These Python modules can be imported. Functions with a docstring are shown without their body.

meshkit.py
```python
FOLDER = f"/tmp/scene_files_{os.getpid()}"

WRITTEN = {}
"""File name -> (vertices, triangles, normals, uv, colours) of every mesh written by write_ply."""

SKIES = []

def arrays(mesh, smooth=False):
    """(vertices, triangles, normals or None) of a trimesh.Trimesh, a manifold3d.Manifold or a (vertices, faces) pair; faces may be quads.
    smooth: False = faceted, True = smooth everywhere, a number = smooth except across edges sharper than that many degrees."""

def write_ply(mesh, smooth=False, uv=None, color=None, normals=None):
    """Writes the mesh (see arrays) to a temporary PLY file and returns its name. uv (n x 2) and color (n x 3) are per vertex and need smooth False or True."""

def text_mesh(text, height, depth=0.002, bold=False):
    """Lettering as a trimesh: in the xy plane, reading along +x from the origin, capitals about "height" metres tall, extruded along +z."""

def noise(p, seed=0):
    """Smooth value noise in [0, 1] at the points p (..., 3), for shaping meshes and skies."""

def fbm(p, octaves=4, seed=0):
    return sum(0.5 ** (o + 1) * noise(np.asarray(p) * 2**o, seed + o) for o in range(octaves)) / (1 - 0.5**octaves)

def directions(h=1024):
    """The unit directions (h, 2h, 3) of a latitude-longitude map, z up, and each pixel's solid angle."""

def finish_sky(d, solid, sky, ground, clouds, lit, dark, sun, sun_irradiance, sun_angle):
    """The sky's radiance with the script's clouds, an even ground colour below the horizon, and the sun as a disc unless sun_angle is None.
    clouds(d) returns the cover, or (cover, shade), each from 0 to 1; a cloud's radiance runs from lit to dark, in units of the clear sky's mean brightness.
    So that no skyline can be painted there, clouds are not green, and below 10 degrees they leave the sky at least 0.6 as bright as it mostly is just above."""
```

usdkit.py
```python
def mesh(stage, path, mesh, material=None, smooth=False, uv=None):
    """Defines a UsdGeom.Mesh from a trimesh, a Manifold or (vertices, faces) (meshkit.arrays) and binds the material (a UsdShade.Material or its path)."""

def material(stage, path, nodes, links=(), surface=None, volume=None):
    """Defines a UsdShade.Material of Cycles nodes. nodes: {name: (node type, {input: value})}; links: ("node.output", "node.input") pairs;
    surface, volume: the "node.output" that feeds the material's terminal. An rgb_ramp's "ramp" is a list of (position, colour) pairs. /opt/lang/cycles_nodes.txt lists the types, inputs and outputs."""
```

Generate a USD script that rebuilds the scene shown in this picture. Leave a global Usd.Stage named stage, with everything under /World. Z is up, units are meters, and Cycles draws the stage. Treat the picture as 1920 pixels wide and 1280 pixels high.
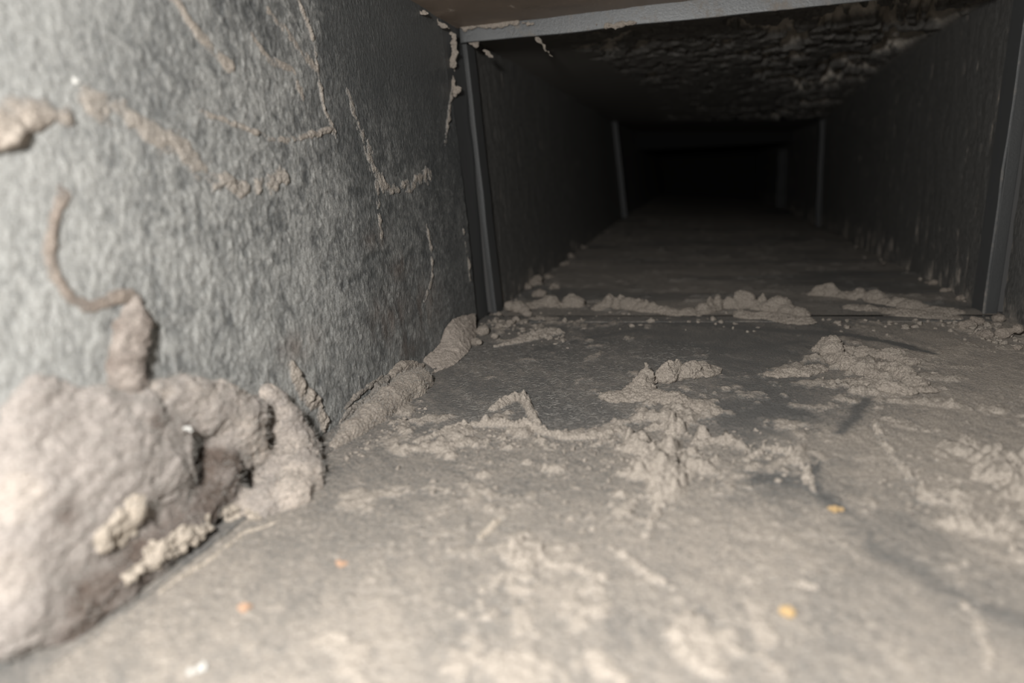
import math
import numpy as np
import trimesh
from scipy.spatial import cKDTree
from pxr import Gf, Sdf, Usd, UsdGeom, UsdLux, UsdShade, Vt
import meshkit
import usdkit

# ------------------------------------------------------------------ stage, camera, lamp, exposure
stage = Usd.Stage.CreateInMemory()
UsdGeom.SetStageUpAxis(stage, UsdGeom.Tokens.z)
UsdGeom.SetStageMetersPerUnit(stage, 1.0)
UsdGeom.Xform.Define(stage, '/World')
UsdGeom.Scope.Define(stage, '/World/Looks')

FPX, YAW, PITCH, ROLL = 1384.8, -0.25801, -0.21749, -0.0470
CAM = np.array([0.0, 0.0, 0.135])
_cy, _sy, _cp, _sp = math.cos(YAW), math.sin(YAW), math.cos(PITCH), math.sin(PITCH)
FWD = np.array([_sy * _cp, _cy * _cp, _sp])
_r = np.array([_cy, -_sy, 0.0])
_u = np.cross(_r, FWD)
RGT = math.cos(ROLL) * _r + math.sin(ROLL) * _u
UPV = -math.sin(ROLL) * _r + math.cos(ROLL) * _u

cam = UsdGeom.Camera.Define(stage, '/World/camera')
m = Gf.Matrix4d(*[*RGT, 0, *UPV, 0, *(-FWD), 0, *CAM, 1])
cam.AddTransformOp().Set(m)
cam.CreateHorizontalApertureAttr(36.0)
cam.CreateVerticalApertureAttr(24.0)
cam.CreateFocalLengthAttr(36.0 * FPX / 1920)
cam.CreateClippingRangeAttr(Gf.Vec2f(0.005, 50))
cam.CreateFStopAttr(5.2)
cam.CreateFocusDistanceAttr(0.50)
cam.CreateExposureAttr(0.0)

lamp = UsdLux.SphereLight.Define(stage, '/World/hand_lamp')
lamp.AddTranslateOp().Set(Gf.Vec3d(-0.05, -0.055, 0.208))
lamp.CreateRadiusAttr(0.018)
lamp.CreateIntensityAttr(860.0)
lamp.CreateColorAttr(Gf.Vec3f(1.0, 0.985, 0.965))
dome = UsdLux.DomeLight.Define(stage, '/World/room_light')
dome.CreateIntensityAttr(0.015)
dome.CreateColorAttr(Gf.Vec3f(1, 0.97, 0.93))


# ------------------------------------------------------------------ helpers
def ray(u, v):
    return FWD + RGT * ((u - 960) / FPX) - UPV * ((v - 640) / FPX)


def px_scale(p):
    """metres that one pixel of the photograph covers at p"""
    return float(np.dot(np.asarray(p) - CAM, FWD)) / FPX


def at_y(u, v, y):
    d = ray(u, v)
    return CAM + d * (y / d[1])


def at_z(u, v, z):
    d = ray(u, v)
    return CAM + d * ((z - CAM[2]) / d[2])


USED = {}


def numbered(parent, name):
    k = USED.get((parent, name), 0)
    USED[(parent, name)] = k + 1
    return f'{parent}/{name}' if k == 0 else f'{parent}/{name}_{k:03d}'


def note(prim, label=None, cat=None, group=None, kind=None):
    for k, v in (('label', label), ('category', cat), ('group', group), ('kind', kind)):
        if v:
            prim.SetCustomDataByKey(k, v)


def obj(name, v, f, mat, parent='/World', attrs=None, smooth=True, **tags):
    path = numbered(parent, name)
    msh = usdkit.mesh(stage, path, (np.asarray(v, float), np.asarray(f, int)), mat, smooth=smooth)
    for k, a in (attrs or {}).items():
        UsdGeom.PrimvarsAPI(msh).CreatePrimvar(k, Sdf.ValueTypeNames.FloatArray, 'vertex').Set(Vt.FloatArray.FromNumpy(np.asarray(a, np.float32)))
    note(msh.GetPrim(), **tags)
    return path


def empty(name, loc=None, **tags):
    path = numbered('/World', name)
    x = UsdGeom.Xform.Define(stage, path)
    if loc is not None:
        x.AddTranslateOp().Set(Gf.Vec3d(*map(float, loc)))
    note(x.GetPrim(), **tags)
    return path


def grid_faces(nr, nc, flip=False):
    i = np.arange(nr * nc).reshape(nr, nc)
    a, b, c, d = i[:-1, :-1].ravel(), i[:-1, 1:].ravel(), i[1:, 1:].ravel(), i[1:, :-1].ravel()
    f = np.vstack([np.stack([a, b, c], 1), np.stack([a, c, d], 1)])
    return f[:, ::-1] if flip else f


def compact(v, f, attrs=None):
    keep = np.unique(f)
    remap = np.zeros(len(v), int)
    remap[keep] = np.arange(len(keep))
    return v[keep], remap[f], {k: a[keep] for k, a in (attrs or {}).items()}


def n2(a, b, s, seed=0, sb=None):
    return meshkit.noise(np.stack([a / s, b / (sb or s), np.full_like(a, seed * 7.31)], -1), seed)


def f2(a, b, s, octaves=4, seed=0, sb=None):
    return meshkit.fbm(np.stack([a / s, b / (sb or s), np.full_like(a, seed * 3.17)], -1), octaves, seed)


def sstep(a, b, x):
    t = np.clip((x - a) / (b - a), 0, 1)
    return t * t * (3 - 2 * t)


def crumbs2(a, b, size, seed, keep=1.0):
    """rounded lumps of random size scattered on the plane: 0 between them, up to 1 on top"""
    i0, i1, j0, j1 = np.floor(a.min() / size) - 1, np.ceil(a.max() / size) + 1, np.floor(b.min() / size) - 1, np.ceil(b.max() / size) + 1
    I, J = np.meshgrid(np.arange(i0, i1 + 1), np.arange(j0, j1 + 1), indexing='ij')
    rng = np.random.default_rng(seed)
    P = np.stack([(I + rng.random(I.shape)) * size, (J + rng.random(I.shape)) * size], -1).reshape(-1, 2)
    R = (0.35 + 0.65 * rng.random(len(P)) ** 1.5) * size * 0.62
    P, R = P[rng.random(len(P)) < keep], R[:len(P)]
    R = R[:len(P)]
    q = np.stack([a.ravel(), b.ravel()], -1)
    d, k = cKDTree(P).query(q, k=2)
    h = np.maximum(0, 1 - (d / R[k]) ** 2) * R[k] / (0.62 * size)
    return h.max(1).reshape(a.shape)


def surface_nets(field, lo, step):
    """triangles of field = 0 (inside negative)"""
    s = field < 0
    nx, ny, nz = field.shape
    cnt = np.zeros((nx - 1, ny - 1, nz - 1), np.int8)
    acc = np.zeros((nx - 1, ny - 1, nz - 1, 3), np.float32)
    C = [(a, b, c) for a in (0, 1) for b in (0, 1) for c in (0, 1)]
    sl = lambda o: tuple(slice(o[k], field.shape[k] - 1 + o[k]) for k in range(3))
    for i, p in enumerate(C):
        for q in C[i + 1:]:
            if sum(abs(p[k] - q[k]) for k in range(3)) != 1:
                continue
            fp, fq = field[sl(p)], field[sl(q)]
            cross = (fp < 0) != (fq < 0)
            t = np.where(cross, fp / np.where(fp == fq, 1, fp - fq), 0)
            cnt += cross
            for k in range(3):
                acc[..., k] += np.where(cross, p[k] + t * (q[k] - p[k]), 0)
    act = cnt > 0
    idx = np.full(cnt.shape, -1)
    idx[act] = np.arange(act.sum())
    cell = np.argwhere(act)
    V = (cell + acc[act] / cnt[act][:, None]) * step + lo
    F = []
    for ax in range(3):
        o = [0, 0, 0]; o[ax] = 1
        A = field[tuple(slice(1, n - 1) if k != ax else slice(0, n - 1) for k, n in enumerate(field.shape))] < 0
        B = field[tuple(slice(1, n - 1) if k != ax else slice(1, n) for k, n in enumerate(field.shape))] < 0
        u, w = (ax + 1) % 3, (ax + 2) % 3
        e = np.argwhere(A != B)
        if not len(e):
            continue
        inside = A[tuple(e.T)]
        base = e.copy()
        base[:, u] += 1; base[:, w] += 1
        def cidx(du, dw):
            c = base.copy(); c[:, u] -= du; c[:, w] -= dw
            return idx[tuple(c.T)]
        q = np.stack([cidx(1, 1), cidx(0, 1), cidx(0, 0), cidx(1, 0)], 1)
        q[~inside] = q[~inside][:, ::-1]
        F.append(q[(q >= 0).all(1)])
    q = np.vstack(F)
    return V, np.vstack([q[:, [0, 1, 2]], q[:, [0, 2, 3]]])


def lump(blobs, k=0.005, step=0.001, rough=0.0015, grain=0.006, seed=0, fine=0.4, clip=None, wrinkle=0.0):
    """one body from blobs (x, y, z, rx[, ry, rz]); smooth union of radius k, roughened by noise"""
    E, C = [], []
    for b in blobs:
        if len(b) == 8:
            C.append(b)
        else:
            E.append((*b[:3], *(b[3:6] if len(b) >= 6 else (b[3],) * 3)))
    ends = [(np.array(b[:3]), max(b[3:6])) for b in E] + [(np.array(c[i:i + 3]), c[6 + i // 3]) for c in C for i in (0, 3)]
    pad = 3 * rough + 3 * step + k * 0.3
    lo = np.min([c - r for c, r in ends], axis=0) - pad
    hi = np.max([c + r for c, r in ends], axis=0) + pad
    n = np.ceil((hi - lo) / step).astype(int) + 1
    G = [(lo[i] + np.arange(n[i]) * step).astype(np.float32) for i in range(3)]
    acc = np.zeros(n, np.float32)
    reach = k * 0.35 * 9
    for b in E + C:
        if len(b) == 8:
            bl_, bh_ = np.minimum(b[:3], b[3:6]) - max(b[6:]) - reach, np.maximum(b[:3], b[3:6]) + max(b[6:]) + reach
        else:
            bl_, bh_ = np.array(b[:3]) - np.array(b[3:6]) - reach * max(b[3:6]) / min(b[3:6]), np.array(b[:3]) + np.array(b[3:6]) + reach * max(b[3:6]) / min(b[3:6])
        i0 = np.maximum(0, np.floor((bl_ - lo) / step).astype(int))
        i1 = np.minimum(n, np.ceil((bh_ - lo) / step).astype(int) + 1)
        X, Y, Z = G[0][i0[0]:i1[0], None, None], G[1][None, i0[1]:i1[1], None], G[2][None, None, i0[2]:i1[2]]
        if len(b) == 8:
            p, q = np.array(b[:3]), np.array(b[3:6])
            ax = (q - p) / max(1e-12, float((q - p) @ (q - p)))
            t = np.clip((X - p[0]) * ax[0] + (Y - p[1]) * ax[1] + (Z - p[2]) * ax[2], 0, 1).astype(np.float32)
            e = q - p
            d = np.sqrt((X - p[0] - t * e[0]) ** 2 + (Y - p[1] - t * e[1]) ** 2 + (Z - p[2] - t * e[2]) ** 2) - (b[6] + t * (b[7] - b[6]))
        else:
            r = min(b[3:6])
            d = (np.sqrt(((X - b[0]) / b[3]) ** 2 + ((Y - b[1]) / b[4]) ** 2 + ((Z - b[2]) / b[5]) ** 2) - 1) * r
        acc[i0[0]:i1[0], i0[1]:i1[1], i0[2]:i1[2]] += np.exp(np.clip(-d / (k * 0.35), -60, 60))
    f = -k * 0.35 * np.log(np.maximum(acc, 1e-30))
    V, F = surface_nets(f, lo, step)
    msh = trimesh.Trimesh(V, F, process=False)
    nrm = np.array(msh.vertex_normals)
    a = meshkit.fbm(V / grain, 4, seed) - 0.5
    rdg = np.abs(meshkit.fbm(V / (grain * 1.7), 3, seed + 9) - 0.5) * 2
    a2 = meshkit.fbm(V / (grain * 0.3), 3, seed + 5) - 0.5
    wr = np.abs(meshkit.fbm((V + .006 * (meshkit.fbm(V / .015, 2, seed + 21)[:, None] - .5)) / (np.array([.5, 1.5, .55]) * grain), 3, seed + 13) - .5) * 2
    a = a - wrinkle * np.maximum(0, .3 - wr)
    V = V + nrm * ((a * 2 - np.maximum(0, 0.22 - rdg) * 4 + a2 * fine * 2) * rough)[:, None]
    if clip is not None:
        V = clip(V)
    return V, F


def control_map(points, surf, a, b, sharp=0.11):
    """smooth map through values given at (u, v, value ...) photograph points that lie on the surface"""
    P = np.array([surf.pick(p[0], p[1]) for p in points])
    val = np.array([p[2:] for p in points], float)
    lin = lambda A, Bq: np.stack(surf.lens(A, Bq), -1)
    C, Q = lin(P[:, 0], P[:, 1]), lin(a.ravel(), b.ravel())
    d, k = cKDTree(C).query(Q, k=min(6, len(C)))
    w = 1 / (d ** 2 + (sharp * 0.25) ** 2) ** 1.5
    w /= w.sum(1, keepdims=True)
    out = (val[k] * w[..., None]).sum(1)
    return [out[:, i].reshape(a.shape) for i in range(val.shape[1])]


# ------------------------------------------------------------------ materials
def look(name, metal, dust, brown=(0.16, 0.115, 0.09), attr='dust', spread=0.5, grain=330.0, stretch=(1, 1, 1), fine=1600.0,
         metallic=0.0, rough=0.5, bump=0.25, bump_dist=0.0012, var=0.35, bump_scale=900.0, lo=0.25, hi=0.75, grit=420.0, grit_bump=0.25):
    nodes = {
        'pos': ('geometry', {}),
        'map': ('mapping', {'scale': stretch}),
        'at': ('attribute', {'attribute': attr}),
        'ab': ('attribute', {'attribute': 'brown'}),
        'n1': ('noise_texture', {'scale': grain, 'detail': 5.0, 'roughness': 0.6}),
        'n2': ('noise_texture', {'scale': fine, 'detail': 3.0, 'roughness': 0.6}),
        'nb': ('noise_texture', {'scale': bump_scale, 'detail': 4.0, 'roughness': 0.65}),
        'm1': ('math', {'math_type': 'multiply_add', 'value2': spread, 'value3': -0.5 * spread}),
        'ad': ('math', {'math_type': 'add'}),
        'mr': ('map_range', {'range_type': 'smoothstep', 'from_min': lo, 'from_max': hi, 'to_min': 0.0, 'to_max': 1.0, 'clamp': True}),
        'mx': ('mix_color', {'a': metal, 'b': dust}),
        'mb': ('mix_color', {'b': brown}),
        'v1': ('math', {'math_type': 'multiply_add', 'value2': var * 2, 'value3': 1 - var}),
        'mv': ('mix_color', {'blend_type': 'multiply', 'fac': 1.0}),
        'cv': ('combine_color', {}),
        'ro': ('mix_float', {'a': rough, 'b': 1.0}),
        'me': ('mix_float', {'a': metallic, 'b': 0.0}),
        'sp': ('mix_float', {'a': 0.5, 'b': 0.05}),
        'vo': ('voronoi_texture', {'scale': grit, 'feature': 'f1'}),
        'mp2': ('vector_math', {'math_type': 'multiply_add', 'vector2': (0.0022, 0.0022, 0.0022)}),
        'nw': ('noise_texture', {'scale': 400.0, 'detail': 3.0}),
        'b1': ('bump', {'strength': grit_bump, 'distance': 0.0016, 'invert': True}),
        'bu': ('bump', {'strength': bump, 'distance': bump_dist}),
        'p': ('principled_bsdf', {'diffuse_roughness': 0.6}),
    }
    links = [('pos.position', 'map.vector'), ('map.vector', 'n1.vector'), ('map.vector', 'n2.vector'), ('map.vector', 'nb.vector'),
             ('n1.fac', 'm1.value1'), ('at.fac', 'ad.value1'), ('m1.value', 'ad.value2'), ('ad.value', 'mr.value'),
             ('mr.result', 'mx.fac'), ('mx.result', 'mb.a'), ('ab.fac', 'mb.fac'), ('n2.fac', 'v1.value1'),
             ('v1.value', 'cv.r'), ('v1.value', 'cv.g'), ('v1.value', 'cv.b'), ('mb.result', 'mv.a'), ('cv.color', 'mv.b'),
             ('mv.result', 'p.base_color'), ('mr.result', 'ro.fac'), ('ro.result', 'p.roughness'), ('mr.result', 'me.fac'), ('me.result', 'p.metallic'),
             ('mr.result', 'sp.fac'), ('sp.result', 'p.specular_ior_level'),
             ('map.vector', 'nw.vector'), ('nw.color', 'mp2.vector1'), ('map.vector', 'mp2.vector3'), ('mp2.vector', 'vo.vector'), ('vo.distance', 'b1.height'), ('b1.normal', 'bu.normal'),
             ('nb.fac', 'bu.height'), ('bu.normal', 'p.normal')]
    return usdkit.material(stage, f'/World/Looks/{name}', nodes, links, surface='p.BSDF')


DUST = (0.405, 0.358, 0.308)
FILM = (0.155, 0.151, 0.143)
M_floor = look('dusty_floor', FILM, DUST, spread=0.95, grain=480, var=0.85, bump=0.8, bump_dist=0.002, fine=1100, lo=0.1, hi=0.9, grit_bump=0.45)
M_dust = look('grey_beige_dust', DUST, DUST, var=0.8, fine=1000, bump=0.8, bump_scale=1000, bump_dist=0.002, rough=1.0, grit=520, grit_bump=0.5)
M_streak = look('dust_on_steel', (0.24, 0.235, 0.222), DUST, var=0.8, fine=1200, bump=0.8, bump_scale=1000, bump_dist=0.002, rough=1.0, lo=0.0, hi=1.0, spread=.5, grit=520, grit_bump=0.5)
M_clump = look('matted_felt', (0.325, 0.290, 0.263), (0.48, 0.42, 0.365), brown=(0.115, 0.088, 0.072), var=0.75, fine=900, bump=0.8, bump_scale=800, bump_dist=0.002, rough=1.0, lo=0.0, hi=1.0, spread=.35, grit=450, grit_bump=0.45)
M_wall = look('galvanised_wall', (0.10, 0.105, 0.105), (0.345, 0.343, 0.325), spread=0.7, grain=420, stretch=(1, 1, 0.75), var=0.85, metallic=0.2, rough=0.42, bump=0.7, bump_scale=650, bump_dist=0.0018, lo=0.1, hi=0.9, grit=330, grit_bump=0.5)
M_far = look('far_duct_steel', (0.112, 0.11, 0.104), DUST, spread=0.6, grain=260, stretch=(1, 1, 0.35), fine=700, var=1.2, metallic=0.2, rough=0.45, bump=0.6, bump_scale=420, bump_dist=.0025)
M_black = look('unlit_steel', (0.012, 0.012, 0.012), DUST, rough=0.8, grit_bump=0.0)  # near-black colour stands in for the missing light deep in the duct
M_ceil = look('ceiling_steel', (0.13, 0.122, 0.11), (0.66, 0.60, 0.52), spread=0.5, grain=200, var=0.4, metallic=0.0, rough=0.6, bump=0.6, bump_scale=400, bump_dist=.003)
M_near_ceil = look('browned_steel', (0.20, 0.155, 0.12), DUST, spread=0.3, grain=300, var=0.4, metallic=0.2, rough=0.5, bump=0.25, bump_scale=500, grit_bump=0.04)
M_steel = look('cleat_steel', (0.135, 0.139, 0.14), DUST, spread=0.7, grain=220, var=0.35, metallic=0.4, rough=0.42, bump=0.2, grit_bump=0.04)
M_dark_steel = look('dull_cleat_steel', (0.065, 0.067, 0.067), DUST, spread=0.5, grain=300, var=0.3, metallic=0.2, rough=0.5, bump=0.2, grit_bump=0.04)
M_pale = look('pale_dust', (0.50, 0.435, 0.36), (0.50, 0.435, 0.36), var=0.8, fine=900, bump=0.9, bump_dist=0.002, rough=1.0, grit_bump=.5)
M_fibre = look('lint', (0.36, 0.34, 0.31), DUST, var=0.2, rough=0.8, bump=0.0)
M_rust = look('rust_grain', (0.42, 0.27, 0.18), DUST, var=0.3, rough=0.8)
M_gold = look('yellow_grain', (0.46, 0.32, 0.16), DUST, var=0.3, rough=0.7)
M_white = look('white_grain', (0.52, 0.51, 0.48), DUST, var=0.1, rough=0.6)

# ------------------------------------------------------------------ the duct's shape
H = 0.273                       # height of the duct
Y1, Y2 = 0.7172, 1.9204         # the two joints
YC = 0.665                      # where the near sheets end
R1 = {k: at_y(*p, Y1) for k, p in dict(tl=(868, 62), bl=(928, 585), br=(1856, 580), tr=(1946, -35)).items()}
R2 = {k: at_y(*p, Y2) for k, p in dict(tl=(1148, 228), bl=(1168, 408), br=(1537, 425), tr=(1546, 225)).items()}


def wall_x(y):
    return np.interp(y, [-0.5, 0.177, 0.352, 0.675, 0.72], [-0.194, -0.2002, -0.2032, -0.2085, -0.2095])


class Floor:
    def base(self, x, y):
        return 0.0012 * (f2(x, y, 0.09, 2, 3) - 0.5)

    def point(self, x, y, h):
        return np.stack([x, y, self.base(x, y) + h], -1)

    def pick(self, u, v):
        p = at_z(u, v, 0.0)
        return p[0], p[1]

    def lens(self, x, y):
        return x / np.maximum(y, 0.05), 0.55 * np.log(np.maximum(y, 0.05))

    def size(self, a, b):
        return px_scale((a, b, 0))


class LeftWall:
    tilt = -0.015 / 0.273

    def base(self, y, z):
        return 0.0022 * (f2(y, z, 0.11, 2, 11) - 0.5) + 0.004 * sstep(0.05, 0.0, np.abs(z - 0.16)) * 0

    def point(self, y, z, h):
        return np.stack([wall_x(y) + self.tilt * z + self.base(y, z) + h, y, z], -1)

    def pick(self, u, v):
        d = ray(u, v)
        t = 0.2 / -d[0]
        for _ in range(12):
            p = CAM + d * t
            t = (wall_x(p[1]) + self.tilt * p[2]) / d[0]
        p = CAM + d * t
        return p[1], p[2]

    def lens(self, y, z):
        return 1.2 * np.log(np.maximum(y, 0.05)), (z - 0.135) / np.maximum(y, 0.08)

    def size(self, a, b):
        return px_scale((-0.2, a, b))


floor_s, wall_s = Floor(), LeftWall()


# ------------------------------------------------------------------ floor
def spaced(lo, hi, n, power):
    """n values from lo to hi, closer together near lo (steps grow as value ** power)"""
    if power == 1:
        return np.geomspace(lo, hi, n)
    e = 1 - power
    return (np.linspace(lo ** e, hi ** e, n)) ** (1 / e)


# (u, v, dust cover 0..1, lumpiness 0..1)
FLOOR_MAP = [
    (1000, 660, .30, .15), (900, 680, .30, .1), (1100, 700, .32, .15), (850, 740, .32, .1), (1060, 775, .22, .05), (1250, 660, .28, .1), (1120, 775, .25, .05),
    (1400, 640, .26, .05), (1450, 720, .25, .15), (1420, 770, .12, .1), (1380, 790, .2, .2), (1600, 690, .5, .6), (1700, 640, .7, .1), (1850, 680, .72, .12), (1750, 760, .72, .35),
    (1850, 800, .70, .45), (1600, 830, .75, .1), (1500, 770, .35, .2), (1250, 830, .66, .9), (1150, 850, .58, .75), (1000, 850, .62, .55), (900, 840, .55, .5),
    (1350, 880, .66, .95), (1250, 910, .6, 1.), (1330, 820, .6, .8), (1450, 900, .3, .05), (1420, 925, .36, .1), (1100, 900, .46, .3), (1050, 890, .35, .2), (750, 850, .48, .35), (800, 790, .4, .3), (700, 950, .45, .2),
    (850, 950, .58, .15), (1050, 960, .55, .15), (1400, 980, .78, .12), (1300, 1050, .8, .15), (1680, 870, .78, .08), (1560, 880, .6, .1), (1700, 1000, .36, .04),
    (1650, 1100, .45, .06), (1800, 890, .85, .75), (1850, 940, .8, .75), (1760, 960, .7, .5), (1880, 1050, .75, .3), (1850, 1150, .45, .08), (1750, 1180, .55, .05), (1900, 1140, .3, .05),
    (1450, 1100, .75, .1), (1550, 1150, .25, .05), (1550, 1220, .35, .06), (1350, 1200, .55, .25), (1200, 1200, .4, .25), (1020, 1110, .75, .25), (900, 1150, .35, .2),
    (750, 1100, .6, .08), (600, 1050, .45, .06), (700, 1200, .7, .2), (500, 1150, .5, .05), (450, 1250, .6, .1), (650, 1000, .4, .1), (250, 1230, .55, .05), (1000, 1250, .5, .2),
    (870, 1230, .35, .2), (1100, 1040, .6, .2), (1200, 1000, .65, .1), (1500, 1030, .7, .1), (1150, 615, .3, .2), (1000, 620, .4, .3), (1300, 620, .25, .1), (1500, 615, .3, .1), (1700, 610, .55, .2), (1850, 620, .6, .3),
    (1200, 740, .4, .35), (1300, 740, .4, .35), (1750, 690, .6, .2), (1660, 760, .6, .3), (1650, 1250, .6, .1), (1850, 1270, .65, .1), (1480, 850, .7, .5), (1700, 820, .75, .3)]

xs = np.linspace(-0.212, 0.262, 640)
ys = np.concatenate([np.linspace(-0.5, 0.11, 12)[:-1], spaced(0.11, 0.705, 560, 1.75)])
FX, FY = np.meshgrid(xs, ys)
xs_f, ys_f = xs, ys
cover, lumpy = control_map(FLOOR_MAP, floor_s, FX, FY)
cover = cover + 0.30 * (f2(FX, FY, 0.05, 4, 21) - 0.5) + 0.22 * (f2(FX, FY, 0.012, 3, 22) - 0.5)
wx = FX + 0.012 * (f2(FX, FY, 0.02, 3, 31) - 0.5)
wy = FY + 0.012 * (f2(FX, FY, 0.02, 3, 32) - 0.5)
big = f2(wx, wy, 0.016, 4, 41)
curd = sstep(0.50, 0.78, big) * 0.6 + crumbs2(wx, wy, 0.0075, 5, 0.75) * 0.55 * sstep(.35, .6, big) + crumbs2(wx, wy, 0.0036, 6, 0.7) * 0.35 * sstep(.35, .55, big)
cover = cover + .14 * (f2(wx, wy, .0085, 3, 64) - .5) * sstep(.42, .25, FY)
cover = cover + .55 * sstep(.42, .22, FY) * (.68 - cover)
lumpy = np.clip(1.25 * lumpy, 0, 1.15) * (1 - sstep(-.150, -.165, FX) * sstep(.36, .33, FY))
thick = np.maximum(0, curd * lumpy - 0.06) * 0.010
swirl = f2(FX * 0.8 + FY * 0.6 + .03 * (f2(FX, FY, .06, 2, 52) - .5), FY * 0.8 - FX * 0.6 + .03 * (f2(FX, FY, .06, 2, 53) - .5), 0.004, 3, 51, sb=0.022)
grit = crumbs2(wx, wy, 0.0042, 7, .8)
micro = (0.0012 * (f2(FX, FY, 0.0035, 3, 61) - 0.5) + 0.0007 * grit * sstep(.4, .6, f2(FX, FY, .02, 3, 62))) * (0.25 + cover) + 0.0007 * (swirl - 0.5)
dust_att = np.clip(cover + 0.35 * (swirl - 0.5) + 0.25 * (f2(FX, FY, .006, 3, 63) - .5) + .2 * (grit - .3) * cover + sstep(0.0002, 0.0012, thick) * 0.5, 0, 1.2)
# finger-swiped marks where the dust has been wiped off: (points u, v, width px, strength)
WIPES = [([(1632, 742), (1605, 765), (1588, 790), (1576, 812)], 11, .5), ([(1522, 855), (1522, 885), (1535, 920), (1558, 950)], 16, .55),
         ([(1180, 601), (1330, 608), (1500, 622), (1600, 628), (1700, 648), (1750, 664)], 10, .75), ([(1010, 655), (1100, 632), (1200, 618)], 8, .4),
         ([(1380, 908), (1440, 893), (1500, 905)], 22, .5), ([(1580, 960), (1680, 1040), (1800, 1130), (1920, 1170)], 30, .16), ([(1500, 640), (1380, 655), (1240, 640)], 9, .35),
         ([(1400, 775), (1450, 765), (1500, 775)], 20, .4)]
for pts, w, s in WIPES:
    P = np.array([floor_s.pick(*p) for p in pts])
    D = np.concatenate([np.linspace(P[i], P[i + 1], 40) for i in range(len(P) - 1)])
    wm = np.array([floor_s.size(*p) for p in D]) * w
    d, k = cKDTree(D).query(np.stack([wx, wy], -1).reshape(-1, 2))
    hit = np.exp(-(d / wm[k]) ** 2).reshape(FX.shape)
    dust_att = dust_att - s * hit
    thick = thick * (1 - np.clip(1.4 * hit, 0, 1))
fv = floor_s.point(FX, FY, thick + micro).reshape(-1, 3)
ff = grid_faces(*FX.shape)
on = (thick.ravel() > 0.00012)[ff].any(1)
floor_root = empty('floor', kind='structure', label='dusty sheet metal floor of the duct')
v_, f_, a_ = compact(fv, ff[~on], {'dust': dust_att.ravel()})
obj('panel', v_, f_, M_floor, floor_root, a_)
v_, f_, a_ = compact(fv, ff[on], {'dust': dust_att.ravel()})
carpet = empty('dust_carpet', label='crumbly grey-beige dust crust spread over the near duct floor', cat='dust', kind='stuff')
obj('crust', v_, f_, M_floor, carpet, a_, kind='stuff')


def far_sheet(name, parent, A, B, C, D, n, mat, bumpf, attrs=None, flip=False, split=None):
    """a sheet through the corners A B (near) and D C (far), pushed along its normal by bumpf(s, t, points)"""
    s, t = np.linspace(0, 1, n[0]), np.linspace(0, 1, n[1]) ** 1.6
    S, T = np.meshgrid(s, t)
    P = (1 - T)[..., None] * ((1 - S)[..., None] * A + S[..., None] * B) + T[..., None] * ((1 - S)[..., None] * D + S[..., None] * C)
    nrm = np.cross(B - A, D - A)
    nrm /= np.linalg.norm(nrm)
    if flip:
        nrm = -nrm
    h, at = bumpf(S, T, P)
    P = P + nrm * h[..., None]
    f, at = grid_faces(*S.shape, flip=flip), {k: a.ravel() for k, a in at.items()}
    if split:
        on = (at['dust'] > split[1])[f].any(1)
        obj(split[0], *compact(P.reshape(-1, 3), f[on], at)[:2], mat, '/World', compact(P.reshape(-1, 3), f[on], at)[2], **split[2])
        f = f[~on]
    v, f, at = compact(P.reshape(-1, 3), f, at)
    return obj(name, v, f, mat, parent, at)


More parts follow.
